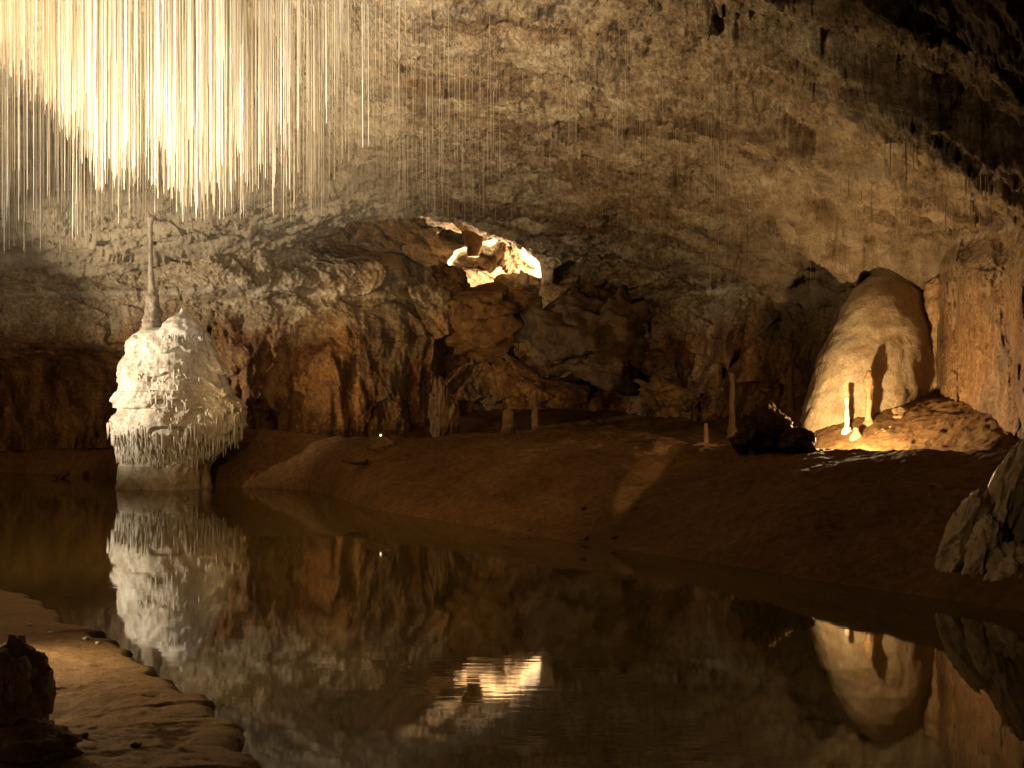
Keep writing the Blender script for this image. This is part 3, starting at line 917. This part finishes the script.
# ------------------------------------------------------------------ soda straws
def straw_mesh(name, mat, seed, n=5):
    """Unit straw hanging down from z = 0 to z = -1, radius 1, slightly uneven, with a bead at its tip."""
    r = random.Random(seed)
    V, Q = [], []
    zs = [0.0, -0.04, -0.12, -0.3, -0.5, -0.7, -0.86, -0.97, -0.99, -1.0]
    ws = [2.2, 1.35, 1.1, 1.0, 0.95, 0.9, 0.85, 0.8, 0.7, 0.25]
    ox = oy = 0.0
    for z, w in zip(zs, ws):
        ox += r.uniform(-0.12, 0.12)
        oy += r.uniform(-0.12, 0.12)
        w *= r.uniform(0.9, 1.1)
        for a in range(n):
            an = 2 * math.pi * a / n
            V.append((ox + math.cos(an) * w, oy + math.sin(an) * w, z))
    me_q = grid_quads(len(zs), n, True)
    return V, me_q


straw_kinds = []
for k in range(5):
    V, Q = straw_mesh('soda_straw', M_STRAW, k)
    straw_kinds.append((np.array(V), Q))


def straw_candidates():
    """(x, y, length, radius, zone, size in the picture)"""
    out = []
    tip_u = [-60, 0, 40, 75, 100, 130, 160, 190, 215, 240, 270, 300, 330, 360, 420, 480]
    tip_v = [70, 80, 110, 150, 195, 190, 200, 222, 225, 205, 190, 190, 190, 195, 150, 120]
    def add(u, d, vt, r, zone, longest=3.4):
        x = (u - 512) / F * d
        z = roof_z(x, d)
        if z is None:
            return
        zt = EYE - (vt - HOR) / F * d
        ln = z - zt
        if ln < 0.12:
            return
        if ln > longest:
            ln = longest * random.uniform(0.35, 1.0)
        out.append((x, d, z, ln, r, zone))
    # dense front curtain, lamp-lit: tight clusters along joints in the roof
    joints = [(random.gauss(130, 110), random.uniform(12.5, 18.5)) for _ in range(130)]
    for _ in range(2500):
        ju, jd = random.choice(joints)
        u, d = ju + random.gauss(0, 11), jd + random.gauss(0, 0.5)
        if random.random() < 0.4:
            u, d = random.uniform(-60, 450), random.uniform(12.5, 19)
        vmax = np.interp(u, tip_u, tip_v)
        short = 1.0 + max(0, u - 260) / 90.0
        vt = vmax - abs(random.gauss(0, 1)) * 85 * short
        add(u, d, vt, (0.0017 + 0.0054 * random.random() ** 2.5) * float(np.interp(u, [260, 420], [1, 0.6])), 'bright', float(np.interp(u, [180, 300, 440], [3.4, 2.6, 1.4])))
    # further, paler fringe on the left
    for _ in range(900):
        u = random.uniform(-60, 330)
        d = random.uniform(18, 24.5)
        vt = np.interp(u, [0, 60, 120, 250, 330], [255, 268, 228, 222, 222]) - abs(random.gauss(0, 1)) * 55
        add(u, d, vt, random.uniform(0.002, 0.006), 'far', 2.8)
    # thin ones right of the curtain as far as the bright opening
    for _ in range(300):
        u = random.uniform(290, 500)
        d = random.uniform(17, 26)
        vt = np.interp(u, [300, 440, 500], [225, 235, 215]) - abs(random.gauss(0, 1)) * 55
        add(u, d, vt, random.uniform(0.0013, 0.0028), 'mid', 1.5)
    # hair-thin dull ones over the middle and right
    for _ in range(420):
        u = random.choice([random.uniform(480, 860), random.gauss(630, 50), random.gauss(715, 14)])
        d = random.uniform(16, 25)
        x = (u - 512) / F * d
        z = roof_z(x, d)
        if z is None:
            continue
        out.append((x, d, z, random.uniform(0.12, 0.75), random.uniform(0.001, 0.0023), 'dull'))
    for _ in range(45):
        u = random.uniform(840, 1010)
        d = random.uniform(15, 19)
        x = (u - 512) / F * d
        z = roof_z(x, d)
        if z is None:
            continue
        out.append((x, d, z, random.uniform(0.15, 0.55), random.uniform(0.005, 0.008), 'side'))
    return out


cand = straw_candidates()


def seen(c):
    x, d, z, ln, r, zone = c
    u = 512 + x / d * F
    vt = HOR - (z - ln - EYE) / d * F
    vb = max(0, HOR - (z - EYE) / d * F)
    if not (0 < u < 1024) or vt < 2:
        return 0
    return max(0, vt - vb) * r / d


cand = [c for c in cand if seen(c) > 0]
cand.sort(key=seen, reverse=True)
LAB = {
    'bright': ('long gleaming soda straw in the dense lit curtain at upper left', 'gleaming soda straws of the dense front curtain'),
    'far': ('pale fine soda straw in the fringe behind the bright curtain', 'pale soda straws behind the bright curtain'),
    'mid': ('slender tan soda straw hanging between the bright curtain and the opening', 'slender soda straws left of the bright opening'),
    'dull': ('hair thin dull soda straw on the middle of the cave roof', 'dull soda straws over the middle of the pool'),
    'side': ('short faint soda straw from the overhang near the flowstone mound', 'short soda straws above the flowstone mound'),
}
protos = {}
for zone, mat in (('bright', M_STRAW), ('far', M_STRAW), ('mid', M_STRAW), ('dull', M_STRAW_DULL), ('side', M_STRAW_DULL)):
    for k, (V, Q) in enumerate(straw_kinds):
        o = raw_mesh('soda_straw', V, Q, mat)
        protos[(zone, k)] = [o, False]
for c in cand[:300]:
    x, d, z, ln, r, zone = c
    pr = protos[(zone, random.randrange(5))]
    if pr[1]:
        o = pr[0].copy()
        COL.objects.link(o)
    else:
        o = pr[0]
        pr[1] = True
    o.location = (x, d, z + 0.03)
    o.scale = (r, r, ln + 0.03)
    o.rotation_euler = (random.gauss(0, 0.004), random.gauss(0, 0.004), random.uniform(0, 6))
    tag(o, LAB[zone][0], 'soda straw', LAB[zone][1])
for (o, used) in protos.values():
    if not used:
        bpy.data.objects.remove(o)
for nm, zones, mat in (('far_soda_straws', None, M_STRAW),):
    V, Q, n = [], [], 0
    for c in cand[300:]:
        x, d, z, ln, r, zone = c
        v0, q0 = straw_kinds[random.randrange(5)]
        V.append(v0 * np.array([r, r, ln + 0.03]) + np.array([x, d, z + 0.03]))
        Q.append(q0 + n)
        n += len(v0)
    o = raw_mesh('soda_straw_mass', np.concatenate(V), np.concatenate(Q), M_STRAW_DULL)
    o['kind'] = 'stuff'
    o['label'] = 'countless finer soda straws bristling from the cave roof'

# ------------------------------------------------------------------ lamps of the show cave and added fill lights
def spot(name, loc, aim, power, col, cone, blend=0.5, size=0.08):
    L = bpy.data.lights.new(name, 'SPOT')
    L.energy = power
    L.color = col
    L.spot_size = math.radians(cone)
    L.spot_blend = blend
    L.shadow_soft_size = size
    o = bpy.data.objects.new(name, L)
    COL.objects.link(o)
    o.location = loc
    o.rotation_euler = (Vector(aim) - Vector(loc)).to_track_quat('-Z', 'Y').to_euler()
    return o


def point(name, loc, power, col, size=0.08):
    L = bpy.data.lights.new(name, 'POINT')
    L.energy = power
    L.color = col
    L.shadow_soft_size = size
    o = bpy.data.objects.new(name, L)
    COL.objects.link(o)
    o.location = loc
    return o


W1 = (1.0, 0.84, 0.58)
W2 = (1.0, 0.72, 0.38)
W3 = (1.0, 0.66, 0.30)
spot('straw_lamp', (-3.15, 7.55, 0.30), (-4.9, 14.2, 6.9), 14500, (1.0, 0.92, 0.79), 82, 1.0, 0.10)
spot('roof_lamp', (-8.8, 12.2, 0.8), (-3.2, 16.6, 7.8), 11000, (1.0, 0.78, 0.46), 82, 1.0, 0.10)
spot('stalagmite_lamp', (-12.6, 21.3, 2.3), (-7.0, 26.6, 3.6), 3300, (1.0, 0.90, 0.70), 62, 0.8)
spot('wall_lamp', (-8.4, 17.0, 1.0), (-3.0, 28.0, 3.1), 4000, W3, 23, 0.9)
spot('left_wall_fill', (-13.6, 23.0, 0.7), (-12.2, 31.0, 2.4), 220, W3, 80, 0.9)  # added fill to lift the dark left wall
ax, ay = (834 - 512) / F * 18.0, 18.0
point('alcove_lamp', (ax, ay, floor_z(ax, ay) + 0.42), 430, W2, 0.04)
point('passage_lamp', P(492, 294, 34.4), 1600, (1.0, 0.80, 0.53), 0.06)
spot('bank_lamp', (-7.0, 7.5, 3.0), (-2.0, 21.5, 0.6), 1800, W3, 50, 0.9, 0.15)
o = spot('streak_beam', (-1.0, 8.0, 3.5), (2.05, 18.3, 0.6), 1600, W2, 13.5, 0.6, 0.02)  # added narrow beam, shaped to lay the bright streak on the bank
o.scale = (0.24, 1.0, 1.0)
spot('edge_fill', (-2.0, 3.0, 2.2), (4.9, 11.5, 1.0), 130, W2, 22, 0.9, 0.1)  # added light to brighten the slabs at the right edge
spot('shore_lamp', (-3.9, 7.7, 0.75), (-2.4, 7.0, 0.1), 165, W2, 120, 0.8, 0.05)
spot('shore_fill', (1.2, -1.0, 2.6), (-2.4, 6.0, 0.3), 90, W3, 40, 0.9, 0.1)  # added frontal fill from behind the camera for shore and boulder

# ------------------------------------------------------------------ world, camera, view
w = bpy.data.worlds.new('World')
scene.world = w
w.use_nodes = True
bg = w.node_tree.nodes['Background']
bg.inputs[0].default_value = (0.0, 0.0, 0.0, 1)      # underground: no daylight reaches the chamber
bg.inputs[1].default_value = 0.0

cam = bpy.data.cameras.new('camera')
cam.sensor_width = 36.0
cam.lens = 36.0 * F / 1024.0
cam.shift_y = (HOR - 384.0) / 1024.0
cam.clip_start = 0.05
cam.clip_end = 200
co = bpy.data.objects.new('camera', cam)
COL.objects.link(co)
co.location = (0, 0, EYE)
co.rotation_euler = (math.radians(90), 0, 0)
scene.camera = co

scene.view_settings.view_transform = 'Standard'
scene.view_settings.look = 'None'
scene.view_settings.exposure = 0.3
scene.view_settings.gamma = 1.0
scene.render.engine = 'CYCLES'
scene.cycles.max_bounces = 8
scene.cycles.diffuse_bounces = 6
scene.cycles.glossy_bounces = 3
scene.cycles.sample_clamp_indirect = 4.0
scene.cycles.use_denoising = True
